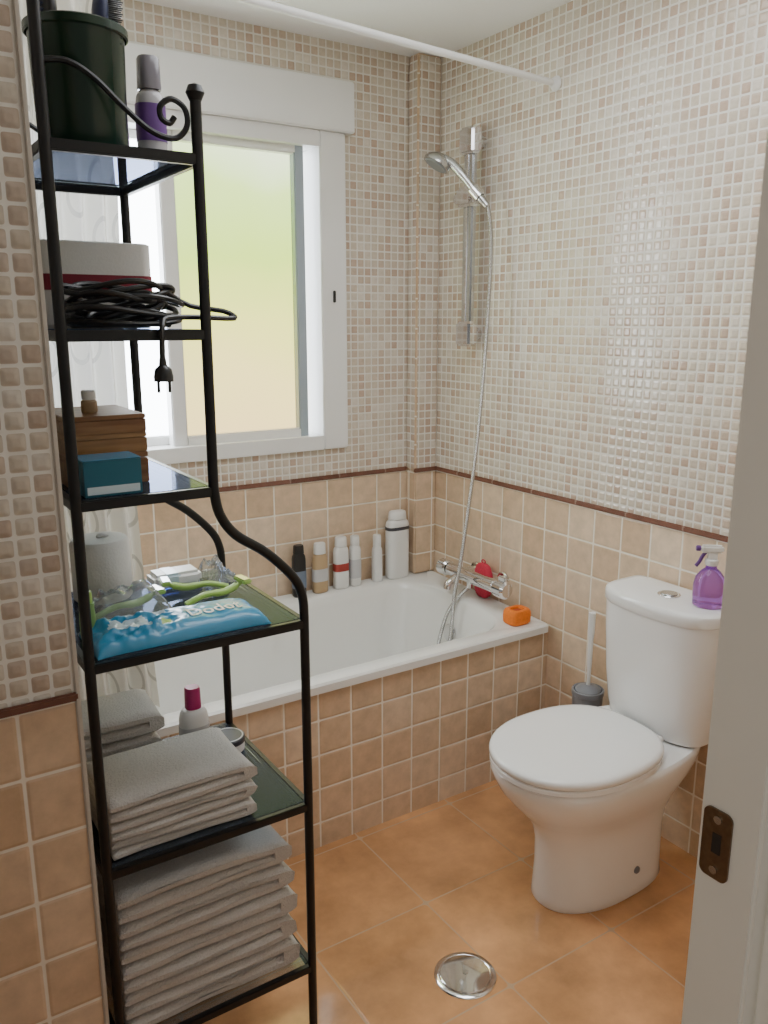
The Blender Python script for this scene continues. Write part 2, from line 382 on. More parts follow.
# ------------------------------------------------------------------ bathtub
def ZR(y): return 0.5155+0.018*(y+0.712)/0.708
tub = thing('bathtub', 'white enamel bathtub built in along the window wall', 'bathtub', (-0.82, -0.36, 0.47))
b = NB()
loft(b, [rrect(-1.64, -0.004, -0.712, -0.004, .012, .487), rrect(-1.64, -0.004, -0.712, -0.004, .012, .509), rrect(-1.634, -0.010, -0.706, -0.010, .012, .515),
         rrect(-1.56, -0.108, -0.652, -0.083, .13, .514), rrect(-1.552, -0.116, -0.644, -0.091, .13, .508), rrect(-1.54, -0.128, -0.636, -0.10, .13, .48),
         rrect(-1.48, -0.19, -0.605, -0.13, .14, .22), rrect(-1.455, -0.22, -0.585, -0.15, .14, .165), rrect(-1.40, -0.28, -0.54, -0.19, .14, .14)], cap0=False)
for v in b.verts:
    if v.co.z > 0.3: v.co.z += 0.018*(v.co.y+0.712)/0.708
obj('tub_shell', b, ENAMEL, tub, recalc=False)
b = NB(); cyl(b, (-0.150, -0.36, 0.40), (-1, 0, 0.22), 0.032, 0.008, 24, 0.003); obj('overflow_cover', b, CHROME, tub)
b = NB(); cyl(b, (-0.42, -0.36, 0.1405), (0, 0, 1), 0.035, 0.005, 24, 0.002); obj('drain_cover', b, CHROME, tub)

# shower rod and curtain
rod = thing('curtain_rod', 'thin white shower curtain rod spanning above the bathtub', 'rod', (-0.82, -0.63, 2.22))
def rz(x): return 2.183-0.043*x
ra, rb = Vector((XL+.012, -0.63, rz(XL+.012))), Vector((-.012, -0.63, rz(-.012)))
b = NB(); cyl(b, ra, rb-ra, 0.0095, (rb-ra).length, 20); obj('pole', b, WHITEP, rod)
for x, d in ((XL, 1), (0, -1)):
    b = NB(); cyl(b, (x, -0.63, rz(x)), (d, 0, 0), 0.022, 0.020, 24, 0.004, 0.015); obj('flange', b, WHITEP, rod)
b = NB(); uv = b.loops.layers.uv.new('UVMap'); nx, nz = 110, 40; V = []
for j in range(nz+1):
    row = []
    for i in range(nx+1):
        t = i/nx; w = 1-0.10*math.sin(PI*j/nz); x = -1.632+0.335*t*w; zt = rz(x)-.0100
        z = zt-(zt-0.522)*j/nz
        row.append(b.verts.new((x, -0.63+(0.012+0.022*min(1, j/6))*math.sin(t*2*PI*6.5+0.4*math.sin(j*0.1)), z)))
    V.append(row)
for j in range(nz):
    for i in range(nx):
        f = b.faces.new((V[j][i], V[j][i+1], V[j+1][i+1], V[j+1][i]))
        for l, (ii, jj) in zip(f.loops, ((i, j), (i+1, j), (i+1, j+1), (i, j+1))): l[uv].uv = (ii/nx*1.3, jj/nz*2.2)
tag(obj('shower_curtain', b, CURT, origin=(-1.47, -0.63, 0.522), recalc=False, angle=80), 'sheer cream shower curtain with faint ring pattern bunched behind the black shelf', 'curtain')

# ------------------------------------------------------------------ shower fittings
rail = thing('shower_rail', 'flat chrome riser rail screwed vertically to the mosaic wall', 'shower rail', (0, -0.295, 1.42))
b = NB(); box(b, -0.062, -0.040, -0.321, -0.269, 1.42, 2.11, 0.006); obj('rail', b, SATIN, rail)
b = NB(); box(b, -0.0645, -0.0622, -0.300, -0.290, 1.47, 2.06, 0.001); obj('rail_groove', b, CHROME, rail)
for z in (1.455, 2.075):
    b = NB(); cyl(b, (0, -0.295, z), (-1, 0, 0), 0.022, 0.040, 20, .003); box(b, -0.076, -0.032, -0.333, -0.257, z-0.042, z+0.042, 0.008); obj('bracket', b, CHROME, rail)
b = NB(); box(b, -0.084, -0.030, -0.337, -0.253, 1.868, 1.932, 0.010); cyl(b, (-0.064, -0.32, 1.90), (-0.3, -0.8, 0.05), 0.013, 0.045, 16, 0.002)
cyl(b, (-0.055, -0.262, 1.90), (0, 1, 0), 0.017, 0.036, 20, 0.004)
lathe(b, [(0.0165, -0.018), (0.0215, -0.018), (0.0215, 0.018), (0.0165, 0.018), (0.0165, -0.018)], 24, axisM((-0.083, -0.368, 1.902), (-0.35, 0.45, 0.62)))
obj('slider', b, CHROME, rail)
hs = thing('hand_shower', 'chrome hand shower head held in the rail slider', 'shower head', (-0.083, -0.368, 1.902))
p0 = Vector((-0.060, -0.395, 1.862)); hc = Vector((-0.166, -0.268, 2.003))
b = NB(); tube(b, curve([p0, (-0.083, -0.368, 1.902), (-0.112, -0.335, 1.955), (-0.138, -0.302, 1.998), (-0.158, -0.280, 2.010)], 6), [0.0115]*3+[0.0135]*10+[0.015]*8+[0.017]*4, 14); obj('handle', b, SATIN, hs)
b = NB(); hd = Vector((-0.55, 0.20, -0.95)); lathe(b, [(0, -0.026), (0.022, -0.024), (0.040, -0.010), (0.047, 0.004), (0.046, 0.012), (0, 0.012)], 28, axisM(hc, hd)); obj('spray_head', b, SATIN, hs)
b = NB(); lathe(b, [(0, 0.0155), (0.036, 0.0155), (0.040, 0.0122), (0, 0.0122)], 28, axisM(hc, hd)); obj('spray_face', b, GREYP, hs)
b = NB(); tube(b, curve([p0+Vector((0.002, -0.003, -0.001)), (-0.056, -0.410, 1.80), (-0.062, -0.425, 1.70), (-0.082, -0.432, 1.40), (-0.100, -0.420, 1.07), (-0.132, -0.395, 0.70), (-0.155, -0.388, 0.56), (-0.180, -0.40, 0.40), (-0.205, -0.395, 0.335), (-0.200, -0.355, 0.35), (-0.160, -0.352, 0.47), (-0.110, -0.372, 0.545), (-0.082, -0.380, 0.564)], 10), 0.0068, 10)
tag(obj('shower_hose', b, HOSE, origin=(-0.1, -0.40, 0.52)), 'ribbed chrome hose hanging from the hand shower down into the bathtub', 'hose')
mx = thing('bath_mixer', 'chrome bath mixer tap on the wall above the tub end', 'tap', (0, -0.40, 0.605))
b = NB(); cyl(b, (-0.080, -0.26, 0.605), (0, -1, 0), 0.024, 0.26, 28, 0.004); tube(b, curve([(-0.080, -0.325, 0.60), (-0.11, -0.325, 0.588), (-0.135, -0.325, 0.575), (-0.142, -0.325, 0.555)], 5), 0.014, 14); obj('mixer_body', b, CHROME, mx)
for y in (-0.325, -0.475):
    b = NB(); cyl(b, (0, y, 0.605), (-1, 0, 0), 0.030, 0.014, 24, 0.004); cyl(b, (-0.010, y, 0.605), (-1, 0, 0), 0.016, 0.062, 20); obj('wall_union', b, CHROME, mx)
b = NB(); cyl(b, (-0.080, -0.525, 0.605), (0, -1, 0), 0.031, 0.055, 28, 0.008); box(b, -0.086, -0.074, -0.572, -0.535, 0.632, 0.652, .004); obj('temperature_knob', b, CHROME, mx)
b = NB(); cyl(b, (-0.080, -0.255, 0.605), (0, 1, 0), 0.029, 0.048, 24, 0.007); obj('flow_knob', b, CHROME, mx)
b = NB(); cyl(b, (-0.082, -0.380, 0.586), (0, 0, -1), 0.0105, 0.022, 18); obj('hose_union', b, CHROME, mx)

# ------------------------------------------------------------------ bath side things
def sbox(bm, cx, cy, z0, prof, n=4, N=36):
    return loft(bm, [sring(cx, cy, z0+z, a, bb, n, N) for z, a, bb in prof])
def body_prof(h, a, d, neck, r=0.006):
    return [(0, a*0.86, d*0.86), (r*0.6, a*0.97, d*0.97), (r*1.6, a, d), (h*0.45, a*1.01, d), (h-0.022, a*0.98, d*0.98), (h-0.010, a*0.90, d*0.92), (h-0.003, max(neck, a*0.74), max(neck, d*0.76)), (h, neck, neck)]
def bottle(name, label, cat, x, y, z, h, a, d, bm_, cm_, lm_=None, cap_h=0.035, cap_a=None, n=3.2, group=None, lab=(0.2, 0.68), neck=0.012):
    t = thing(name, label, cat, (x, y, z), group); hb = h-cap_h
    q = NB(); sbox(q, x, y, z, body_prof(hb, a, d, neck), n); obj('bottle_body', q, bm_, t)
    ca = cap_a or a*0.78; cdp = min(ca, d*0.9)
    q = NB(); sbox(q, x, y, z+hb-0.0005, [(0, ca*0.98, cdp*0.98), (0.003, ca, cdp), (cap_h-0.004, ca*0.94, cdp*0.94), (cap_h, ca*0.84, cdp*0.84)], 2.6); obj('cap', q, cm_, t)
    if lm_:
        q = NB(); e = 0.0008; z0, z1 = z+hb*lab[0], z+hb*lab[1]
        loft(q, [sring(x, y, z0, a*1.005+e, d*1.0+e, n, 36), sring(x, y, (z0+z1)/2, a*1.012+e, d*1.003+e, n, 36), sring(x, y, z1, a*1.0+e, d*1.0+e, n, 36)], False, False); obj('sticker', q, lm_, t)
    return t
DARKLAB = plain('charcoal_label', (.05, .05, .06), 0.4)
PALELAB = plain('pale_grey_label', (.58, .58, .60), 0.4)
BLUELAB = plain('dull_blue_label', (.16, .20, .28), 0.4)
for (px, h, a, d, bm_, cm_, lm_, ch, nm, lb, la) in (
    (299, .190, .025, .018, BLACKP, BLACKP, BLUELAB, .030, 'shampoo_bottle', 'black bottle at the end of the row on the tub ledge', (.2, .6)),
    (320, .186, .029, .018, GOLD, WHITEP, PALELAB, .040, 'conditioner_bottle', 'tan gold bottle with white cap beside the black bottle on the ledge', (.30, .62)),
    (341, .196, .029, .019, WHITEP, WHITEP, REDLAB, .035, 'shampoo_bottle', 'white bottle with dark red sticker under the window', (.42, .60)),
    (355, .192, .021, .018, WHITEP, WHITEP, PALELAB, .035, 'shower_gel_bottle', 'slim white bottle with pale sticker next to the red stickered one', (.2, .66)),
    (377, .182, .019, .017, WHITEP, WHITEP, None, .045, 'lotion_bottle', 'slim plain white bottle standing left of the big white bottle', (.2, .6)),
    (397, .262, .047, .026, WHITEP, WHITEP, DARKLAB, .030, 'shower_gel_bottle', 'biggest white bottle in the tub corner', (.82, .875))):
    p = at(px, 575, 'y', -0.046)
    bottle(nm, lb, 'bottle', p.x, -0.046, ZR(-0.046), h, a, d, bm_, cm_, lm_, ch, lab=la)
# red pouf tucked behind the mixer
ys = -0.397; zs = ZR(ys)
t = thing('bath_pouf', 'pinkish red soft bath pouf tucked against the mixer tap', 'bath pouf', (-0.033, ys, zs))
b = NB(); rg = []
for k in range(17):
    a = -PI/2+PI*k/16; zz = zs+.064+.064*math.sin(a); c = max(.03, math.cos(a))**.55
    rg.append([Vector((-.033+(p.x)*c*(1+.04*math.sin(7*i*2*PI/40+k)), ys+p.y*c*(1+.04*math.sin(9*i*2*PI/40+k*1.7)), zz)) for i, p in enumerate(sring(0, 0, 0, .021, .0445, 2.2, 40))])
loft(b, rg); obj('pouf_body', b, REDP, t)
b = NB(); tube(b, curve([(-.033, ys, zs+.127), (-.034, ys+.010, zs+.134), (-.034, ys+.002, zs+.141), (-.034, ys-.010, zs+.136), (-.033, ys-.004, zs+.127)], 6), .0025, 8); obj('cord_loop', b, REDP, t)
# orange sponge
sx, sy = -0.092, -0.645; z0 = ZR(-.645)
t = thing('bath_sponge', 'orange bath sponge with a hollow on the tub rim corner', 'sponge', (sx, sy, z0))
b = NB(); rg = []
for z, s in ((0, .84), (0.006, .97), (0.026, 1.0), (0.040, .97), (0.048, .86), (0.051, .68), (0.049, .52), (0.038, .44)):
    rg.append(sring(sx, sy, z0+z, 0.044*s, 0.036*s, 3.4, 40))
loft(b, rg); obj('sponge_body', b, ORANGE, t)
b = NB(); loft(b, [sring(sx, sy, z0+z, .0185*s, .0152*s, 3.0, 24) for z, s in ((.0382, 1), (.043, .9), (.045, .5))]); obj('sponge_core', b, DEEPOR, t)

# ------------------------------------------------------------------ toilet
TY = -1.23
wc = thing('toilet', 'white ceramic close coupled toilet with closed lid', 'toilet', (-0.32, TY, 0))
b = NB()
loft(b, [egg(xf, xc, xb, TY, hw, z, 2.2, 3.0) for z, xf, xc, xb, hw in (
    (0, -.508, -.31, -.108, .111), (.006, -.511, -.31, -.106, .114), (.03, -.509, -.31, -.108, .112), (.10, -.506, -.30, -.110, .110), (.17, -.508, -.30, -.110, .111),
    (.215, -.518, -.305, -.106, .119), (.255, -.545, -.33, -.095, .135), (.295, -.583, -.365, -.072, .155), (.335, -.615, -.40, -.04, .172), (.37, -.632, -.415, -.018, .181), (.388, -.638, -.42, -.012, .183), (.398, -.637, -.42, -.012, .182), (.404, -.630, -.42, -.016, .177))])
obj('bowl', b, CERAMIC, wc)
b = NB()
loft(b, [egg(xf, xc, xb, TY, hw, z, 2.1, 2.6) for z, xf, xc, xb, hw in ((.4045, -.640, -.42, -.195, .183), (.408, -.645, -.42, -.192, .187), (.418, -.645, -.42, -.192, .187), (.4215, -.640, -.42, -.196, .183))]); obj('seat', b, SEATP, wc)
b = NB()
loft(b, [egg(-.42-(.226)*s, -.42, -.42+.232*s, TY, .188*s, z, 2.1, 2.6) for z, s in ((.4225, .985), (.426, 1.0), (.436, 1.0), (.4415, .985), (.4445, .95), (.4465, .88), (.4485, .70), (.4495, .45), (.450, .2), (.4502, .05))]); obj('seat_lid', b, SEATP, wc, angle=60)
for y in (-0.075, 0.075):
    b = NB(); cyl(b, (-0.190, TY+y-0.02, 0.420), (0, 1, 0), 0.0105, 0.04, 16, 0.003); box(b, -0.199, -0.181, TY+y-0.016, TY+y+0.016, 0.4035, 0.42); obj('hinge', b, SEATP, wc)
TK = -1.243
b = NB()
loft(b, [egg(xf, -.10, -.010, TK, hw, z, 2.7, 9.0) for z, xf, hw in ((.4045, -.160, .138), (.412, -.172, .150), (.45, -.182, .158), (.55, -.196, .167), (.68, -.204, .174), (.748, -.206, .176))]); obj('tank', b, CERAMIC, wc)
b = NB()
loft(b, [egg(-.10-(.110)*s, -.10, -.10+.092*s, TK, .180*s, z, 2.7, 9.0) for z, s in ((.7485, .98), (.752, .998), (.772, 1.0), (.779, .988), (.7835, .95), (.7848, .85), (.785, .3))]); obj('tank_lid', b, CERAMIC, wc)
b = NB(); cyl(b, (-.10, TK, .7845), (0, 0, 1), .030, .004, 28, .0015); fb = obj('flush_button', b, CHROME, wc); fb['label'] = 'chrome flush button'
b = NB(); cyl(b, (-.10, TK, .7885), (0, 0, 1), .022, .0025, 28, .001); obj('button_cap', b, SATIN, fb)
for y in (-1, 1):
    b = NB(); lathe(b, [(.011, 0), (.010, .004), (.006, .007), (0, .008)], 16, axisM((-.27, TY+y*.1095, .075), (0, y, .0))); obj('bolt_cap', b, GREYP, wc)

# spray bottle on tank
px_, py_ = -0.085, -1.352; z0 = 0.7852
t = thing('spray_bottle', 'purple translucent trigger spray bottle on the toilet tank', 'spray bottle', (px_, py_, z0))
b = NB(); lathe(b, [(0, 0), (.034, 0), (.039, .004), (.040, .03), (.040, .055), (.036, .075), (.024, .092), (.014, .100), (.013, .108), (0, .108)], 32, Matrix.Translation((px_, py_, z0))); obj('bottle_body', b, PGLASS, t)
b = NB(); cyl(b, (px_, py_, z0+.1075), (0, 0, 1), .0165, .016, 24, .002); obj('collar', b, WHITEP, t)
dv = Vector((-0.75, 0.66, 0)).normalized(); pd = Vector((dv.y, -dv.x, 0))
MM = Matrix(((dv.x, pd.x, 0, px_), (dv.y, pd.y, 0, py_), (0, 0, 1, z0), (0, 0, 0, 1)))
b = NB(); box(b, -.026, .030, -.010, .010, .140, .160, .005, M=MM); box(b, -.012, .012, -.009, .009, .123, .145, .003, M=MM); obj('trigger_head', b, WHITEP, t)
b = NB(); cyl(b, MM @ Vector((.029, 0, .151)), dv, .0075, .012, 16, .002); obj('nozzle', b, PURPLE, t)
b = NB(); tube(b, [MM @ Vector(p) for p in curve([(.016, 0, .142), (.024, 0, .130), (.030, 0, .116), (.038, 0, .104)], 5)], .0048, 10); obj('trigger', b, PURPLE, t)

# toilet brush
bx_, by_ = -0.080, -0.962
t = thing('toilet_brush_holder', 'grey plastic toilet brush holder between tub and toilet', 'brush holder', (bx_, by_, 0))
b = NB(); lathe(b, [(0, 0), (.052, 0), (.054, .004), (.048, .03), (.042, .20), (.047, .395), (.047, .398), (.043, .398), (.037, .20), (0, .19)], 32, Matrix.Translation((bx_, by_, 0))); obj('cup', b, GREYP, t)
b = NB(); lathe(b, [(.0472, .382), (.0492, .384), (.0492, .397), (.0472, .399), (.0472, .382)], 32, Matrix.Translation((bx_, by_, 0))); obj('rim', b, GREYP, t)
t = thing('toilet_brush', 'white handled toilet brush standing in its grey holder', 'toilet brush', (bx_, by_, 0.2005))
b = NB(); tube(b, curve([(bx_, by_, .26), (bx_, by_, .45), (bx_, by_, .56), (bx_, by_, .645)], 4), [.006]*5+[.0075]*4+[.0105]*4, 14); obj('handle', b, WHITEP, t)
b = NB(); lathe(b, [(0, 0), (.020, .002), (.030, .015), (.030, .05), (.022, .066), (0, .07)], 24, Matrix.Translation((bx_, by_, .2005))); obj('bristles', b, WHITEP, t)
b = NB(); lathe(b, [(0, 0), (.038, 0), (.040, .003), (.032, .010), (.009, .018), (0, .018)], 24, Matrix.Translation((bx_, by_, .395))); obj('splash_cover', b, GREYP, t)

# floor drain
fx, fy = -0.828, -1.315
t = thing('floor_drain', 'round chrome floor drain cover set in the terracotta tiles', 'drain', (fx, fy, 0))
b = NB(); lathe(b, [(0, 0), (.073, 0), (.073, .001), (.069, .004), (.062, .0045), (.060, .003), (0, .003)], 48, Matrix.Translation((fx, fy, .0003))); obj('rim', b, CHROME, t)
b = NB(); lathe(b, [(0, .0032), (.059, .0032), (.058, .0060), (.045, .0072), (.020, .0085), (0, .009)], 48, Matrix.Translation((fx, fy, .0003))); obj('cover', b, CHROME, t)
b = NB(); cyl(b, (fx, fy, .0092), (0, 0, 1), .007, .002, 16, .0008); obj('screw', b, SATIN, t)

# ------------------------------------------------------------------ black shelf
YN, YF, XB, XU, XD = -1.335, -0.95, -1.617, -1.40, -1.24
SH = [1.738, 1.482, 1.232, .971, .603, .243]
sh = thing('shelf_unit', 'tall black iron shelf unit with glass shelves and curved front posts', 'shelf', (-1.43, -1.145, 0))
for y in (YN, YF):
    b = NB(); tube(b, [(XB, y, 0), (XB, y, 1.0), (XB, y, 2.0)], .0085, 12); obj('post', b, IRON, sh)
    fp = [(XD, y, 0), (XD, y, .5), (XD, y, .95)]+curve([(XD, y, .98), (XD-.003, y, 1.02), (XD-.020, y, 1.058), (-1.31, y, 1.110), (-1.365, y, 1.150), (-1.392, y, 1.190), (XU, y, 1.235)], 5)+[(XU, y, 1.5), (XU, y, 1.815)]
    b = NB(); tube(b, fp, .0085, 12); p = obj('post', b, IRON, sh)
    b = NB(); lathe(b, [(0, -.014), (.009, -.011), (.014, 0), (.010, .010), (0, .014)], 18, Matrix.Translation((XU, y, 1.826))); obj('finial', b, IRON, p)
    sp_ = [(XB, y, 1.838), (-1.58, y, 1.842), (-1.545, y, 1.826), (-1.505, y, 1.792), (-1.468, y, 1.766), (-1.434, y, 1.760), (-1.415, y, 1.778), (-1.417, y, 1.802), (-1.436, y, 1.813), (-1.453, y, 1.802), (-1.453, y, 1.786), (-1.441, y, 1.780), (-1.433, y, 1.789)]
    b = NB(); tube(b, curve(sp_, 6), .0044, 8); obj('scroll', b, IRON, sh)
    b = NB(); lathe(b, [(0, 0), (.011, 0), (.011, .012), (.009, .016), (0, .016)], 16, Matrix.Translation((XB, y, 2.0))); obj('finial', b, IRON, sh)
b = NB(); tube(b, curve([(XB, YN, 1.95), (XB, YN+.08, 2.0), (XB, (YN+YF)/2, 2.03), (XB, YF-.08, 2.0), (XB, YF, 1.95)], 6), .006, 8); obj('top_arch', b, IRON, sh)
for i, z in enumerate(SH):
    xf = XU if i < 3 else XD
    b = NB(); w = .006
    for y in (YN, YF): box(b, XB+.004, xf-.004, y-w, y+w, z-.012, z+.004, .0015)
    for x in (XB, xf): box(b, x-w, x+w, YN+.004, YF-.004, z-.012, z+.004, .0015)
    rl = obj('shelf_frame', b, IRON, sh)
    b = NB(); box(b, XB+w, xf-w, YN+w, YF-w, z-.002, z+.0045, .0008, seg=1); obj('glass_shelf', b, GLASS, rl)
SZ = [z+.005 for z in SH]

# ---- top shelf
bx_, by_, z0 = -1.542, -1.246, SZ[0]
t = thing('storage_bucket', 'dark green bucket of brushes on the top glass shelf', 'bucket', (bx_, by_, z0))
b = NB(); lathe(b, [(0, 0), (.060, 0), (.063, .004), (.067, .158), (.070, .162), (.070, .168), (.066, .168), (.060, .008), (0, .006)], 40, Matrix.Translation((bx_, by_, z0))); obj('bucket_body', b, GREENBK, t)
b = NB(); lathe(b, [(.0700, .155), (.0725, .157), (.0725, .167), (.0700, .169), (.0700, .155)], 40, Matrix.Translation((bx_, by_, z0))); obj('rim', b, GREENBK, t)
def hairbrush(label, base, tip, m, mb):
    base = Vector(base); tip = Vector(tip); d = (tip-base).normalized()
    q = thing('hairbrush', label, 'hairbrush', base, 'brushes in the bucket')
    k = NB(); L = (tip-base).length; M = axisM(base, d)
    tube(k, [M @ Vector((0, 0, L*s)) for s in (0, .1, .3, .5, .6)], [.006, .008, .008, .006, .006], 12); obj('handle', k, m, q)
    k = NB(); loft(k, [[M @ Vector((p.x, p.y, L*.58+L*.42*s)) for p in sring(0, 0, 0, .026*w, .011*w, 2.4, 24)] for s, w in ((0, .25), (.1, .6), (.3, .95), (.6, 1), (.85, .75), (1, .3))]); obj('head', k, m, q)
    k = NB()
    for i in range(10):
        for j in range(-3, 4):
            c = M @ Vector((j*.0065, -.009, L*(.62+.035*i))); e = M @ Vector((j*.0085, -.028, L*(.62+.035*i))); tube(k, [c, e], [.0014, .0010], 5)
    obj('bristles', k, mb, q)
hairbrush('black hairbrush leaning left in the dark green bucket', (bx_-.022, by_+.012, z0+.010), (bx_-.034, by_+.014, z0+.240), BLACKP, BLUEB)
hairbrush('dark blue hairbrush leaning right in the dark green bucket', (bx_+.018, by_-.012, z0+.010), (bx_+.036, by_-.014, z0+.232), BLUEB, BLACKP)
CLEARP = plain('clear_grey_plastic', (.45, .44, .46), 0.12)
CAPD = plain('smoky_grey_cap', (.20, .19, .22), 0.15)
bottle('hair_product_bottle', 'purple stickered bottle with smoky grey cap on the top shelf edge', 'bottle', -1.425, -1.205, SZ[0], .158, .023, .020, CLEARP, CAPD, PURPLE, .048, n=2.2, lab=(.30, .80))
bottle('hair_product_bottle', 'shorter purple stickered bottle half hidden behind the first', 'bottle', -1.455, -1.115, SZ[0], .135, .019, .018, CLEARP, BLACKP, PURPLE, .030, n=2.2, lab=(.15, .8))

# ---- second shelf: basket, cord
x0, x1, y0, y1, z0 = -1.607, -1.425, -1.175, -.985, SZ[1]
t = thing('storage_basket', 'white fabric basket with dark red band on the second shelf', 'basket', ((x0+x1)/2, (y0+y1)/2, z0))
b = NB()
rg = [rrect(x0+.006, x1-.006, y0+.006, y1-.006, .02, z0), rrect(x0, x1, y0, y1, .022, z0+.006), rrect(x0, x1, y0, y1, .022, z0+.135), rrect(x0+.004, x1-.004, y0+.004, y1-.004, .02, z0+.137), rrect(x0+.006, x1-.006, y0+.006, y1-.006, .02, z0+.130), rrect(x0+.008, x1-.008, y0+.008, y1-.008, .018, z0+.01)]
loft(b, rg); obj('basket_body', b, LINEN, t)
b = NB(); loft(b, [rrect(x0-.001, x1+.001, y0-.001, y1+.001, .022, z0+z) for z in (.060, .085)], False, False); obj('band', b, DRED, t)
z0 = SZ[1]
pts = []
for k in range(11*16):
    a = 2*PI*k/16; lp = k/16.0
    rx = .074+.018*math.sin(lp*2.1); ry = .042+.010*math.cos(lp*1.7)
    pts.append((-1.508+rx*math.cos(a)+.007*math.sin(lp*3), -1.262+ry*math.sin(a)*.95, z0+.006+.0054*lp+.007*math.sin(a*2+lp*1.6)*min(1, lp/2)))
pts += [(-1.40, -1.27, z0+.036), (-1.350, -1.285, z0+.028), (-1.336, -1.30, z0+.018), (-1.356, -1.312, z0+.016), (-1.41, -1.316, z0+.018), (-1.46, -1.330, z0+.016), (-1.474, -1.348, z0+.004), (-1.477, -1.352, z0-.02), (-1.478, -1.353, z0-.045)]
t = thing('power_cord', 'black coiled power cord with plug hanging off the second shelf', 'cord', (-1.505, -1.262, z0))
b = NB(); tube(b, curve(pts, 3), .0043, 8); obj('cable', b, BLACKP, t)
zc = z0-.043
b = NB(); lathe(b, [(0, 0), (.005, 0), (.006, -.010), (.0125, -.016), (.0145, -.026), (.0145, -.034), (0, -.034)], 20, Matrix.Translation((-1.478, -1.353, zc))); pg = obj('plug', b, BLACKP, t)
b = NB()
for s in (-1, 1): cyl(b, (-1.478+s*.0085, -1.353, zc-.033), (0, 0, -1), .0024, .018, 10, .001)
obj('plug_pin', b, BLACKP, pg)
# hair straightener body beside the cable
t = thing('hair_straightener', 'black hair straightener lying beside the coiled cord', 'hair straightener', (-1.50, -1.196, z0))
b = NB(); tube(b, curve([(-1.59, -1.200, z0+.0145), (-1.55, -1.196, z0+.0145), (-1.48, -1.194, z0+.0145), (-1.42, -1.194, z0+.0145)], 5), [.008]*3+[.0135]*10+[.011]*3, 14); obj('arm', b, BLACKP, t)

# ---- third shelf: wooden boxes, teal box, jar
x0, x1, y0, y1, z0 = -1.603, -1.474, -1.238, -1.062, SZ[2]
zz = z0
for h, lid, m, lb in ((.052, .78, WOOD, 'lowest and tallest wooden box of the pile on the third shelf'), (.032, .72, WOODL, 'honey brown wooden box in the middle of the pile'), (.030, .72, WOOD, 'top wooden box of the pile carrying the tiny jar')):
    t = thing('wooden_box', lb, 'box', ((x0+x1)/2, (y0+y1)/2, zz), 'pile of wooden boxes')
    b = NB(); box(b, x0, x1, y0, y1, zz, zz+h*lid, .0012); obj('case', b, m, t)
    b = NB(); box(b, x0, x1, y0, y1, zz+h*(lid+.025), zz+h-.0003, .0012); obj('lid', b, m, t)
    zz += h
t = thing('small_jar', 'tiny brown jar with white cap on top of the wooden boxes', 'jar', (-1.548, -1.175, zz))
b = NB(); lathe(b, [(0, 0), (.012, 0), (.013, .003), (.013, .018), (.010, .021), (0, .021)], 20, Matrix.Translation((-1.548, -1.175, zz))); obj('jar_body', b, CARD, t)
b = NB(); cyl(b, (-1.548, -1.175, zz+.0208), (0, 0, 1), .0115, .016, 20, .002); obj('cap', b, WHITEP, t)
x0, x1, y0, y1 = -1.600, -1.512, -1.324, -1.256
t = thing('cosmetics_box', 'dark teal cardboard box in front of the wooden boxes', 'box', ((x0+x1)/2, (y0+y1)/2, z0))
b = NB(); box(b, x0, x1, y0, y1, z0, z0+.056, .0012); bx0 = obj('carton', b, TEAL, t)
b = NB(); box(b, x0+.004, x1-.004, y0-.0006, y0-.0001, z0+.004, z0+.016); obj('printed_patch', b, PALEB, bx0, smooth=False)
b = NB(); box(b, x0-.0004, x1+.0004, y0-.0004, y1, z0+.0562, z0+.0568); obj('flap', b, BLUEW, t, smooth=False)

# ---- fourth shelf: wipes, razors, roll, packet, tube, film
z0 = SZ[3]
cx, cy, L, W, H = -1.452, -1.262, .150, .066, .025
def wipes_h(s, q):
    fade = (1-abs(q)**4)*(1-s**8); calm = min(1, max(0, (abs(s-.42)-.40)/.2))*.85+.15
    cr = .014*noise.noise(Vector((s*4.5, q*2.4, 3.1)))+.008*noise.noise(Vector((s*11, q*6, 1.7)))+.003*noise.noise(Vector((s*25, q*13, 5.7)))
    return .0035+max(0, H*(max(0, 1-abs(s)**8))**.5*(max(0, 1-abs(q)**4))**.5+cr*fade*calm)
t = thing('wet_wipes_pack', 'blue and white plastic pack of wet wipes lying on the fourth shelf', 'wipes', (cx, cy, z0))
b = NB(); n1, n2 = 80, 36; top = []; bot = []
for i in range(n1+1):
    s = -1+2*i/n1; ta = []; bo = []
    for j in range(n2+1):
        q = -1+2*j/n2
        X = cx+s*L; Y = cy+q*W*(1-.10*(1-abs(s)**8))
        ta.append(b.verts.new((X, Y, z0+wipes_h(s, q)))); bo.append(b.verts.new((X, Y, z0+.0005)))
    top.append(ta); bot.append(bo)
for i in range(n1):
    for j in range(n2):
        b.faces.new((top[i][j], top[i+1][j], top[i+1][j+1], top[i][j+1])); b.faces.new((bot[i][j], bot[i][j+1], bot[i+1][j+1], bot[i+1][j]))
for i in range(n1): b.faces.new((top[i][0], bot[i][0], bot[i+1][0], top[i+1][0])); b.faces.new((top[i][n2], top[i+1][n2], bot[i+1][n2], bot[i][n2]))
for j in range(n2): b.faces.new((top[0][j], top[0][j+1], bot[0][j+1], bot[0][j])); b.faces.new((top[n1][j], bot[n1][j], bot[n1][j+1], top[n1][j+1]))
for f in b.faces:
    c = f.calc_center_median(); s = (c.x-cx)/L; q = (c.y-cy)/W
    if q > .60-.25*math.sin(s*2.2+1.0) and s < -.05: f.material_index = 1
    elif (s+.52)**2*2.4+(q+.02)**2 < .15: f.material_index = 1
    elif q > .70 and s >= -.05: f.material_index = 2
    elif -.20 < s < -.08 and -.45 < q < -.1: f.material_index = 2
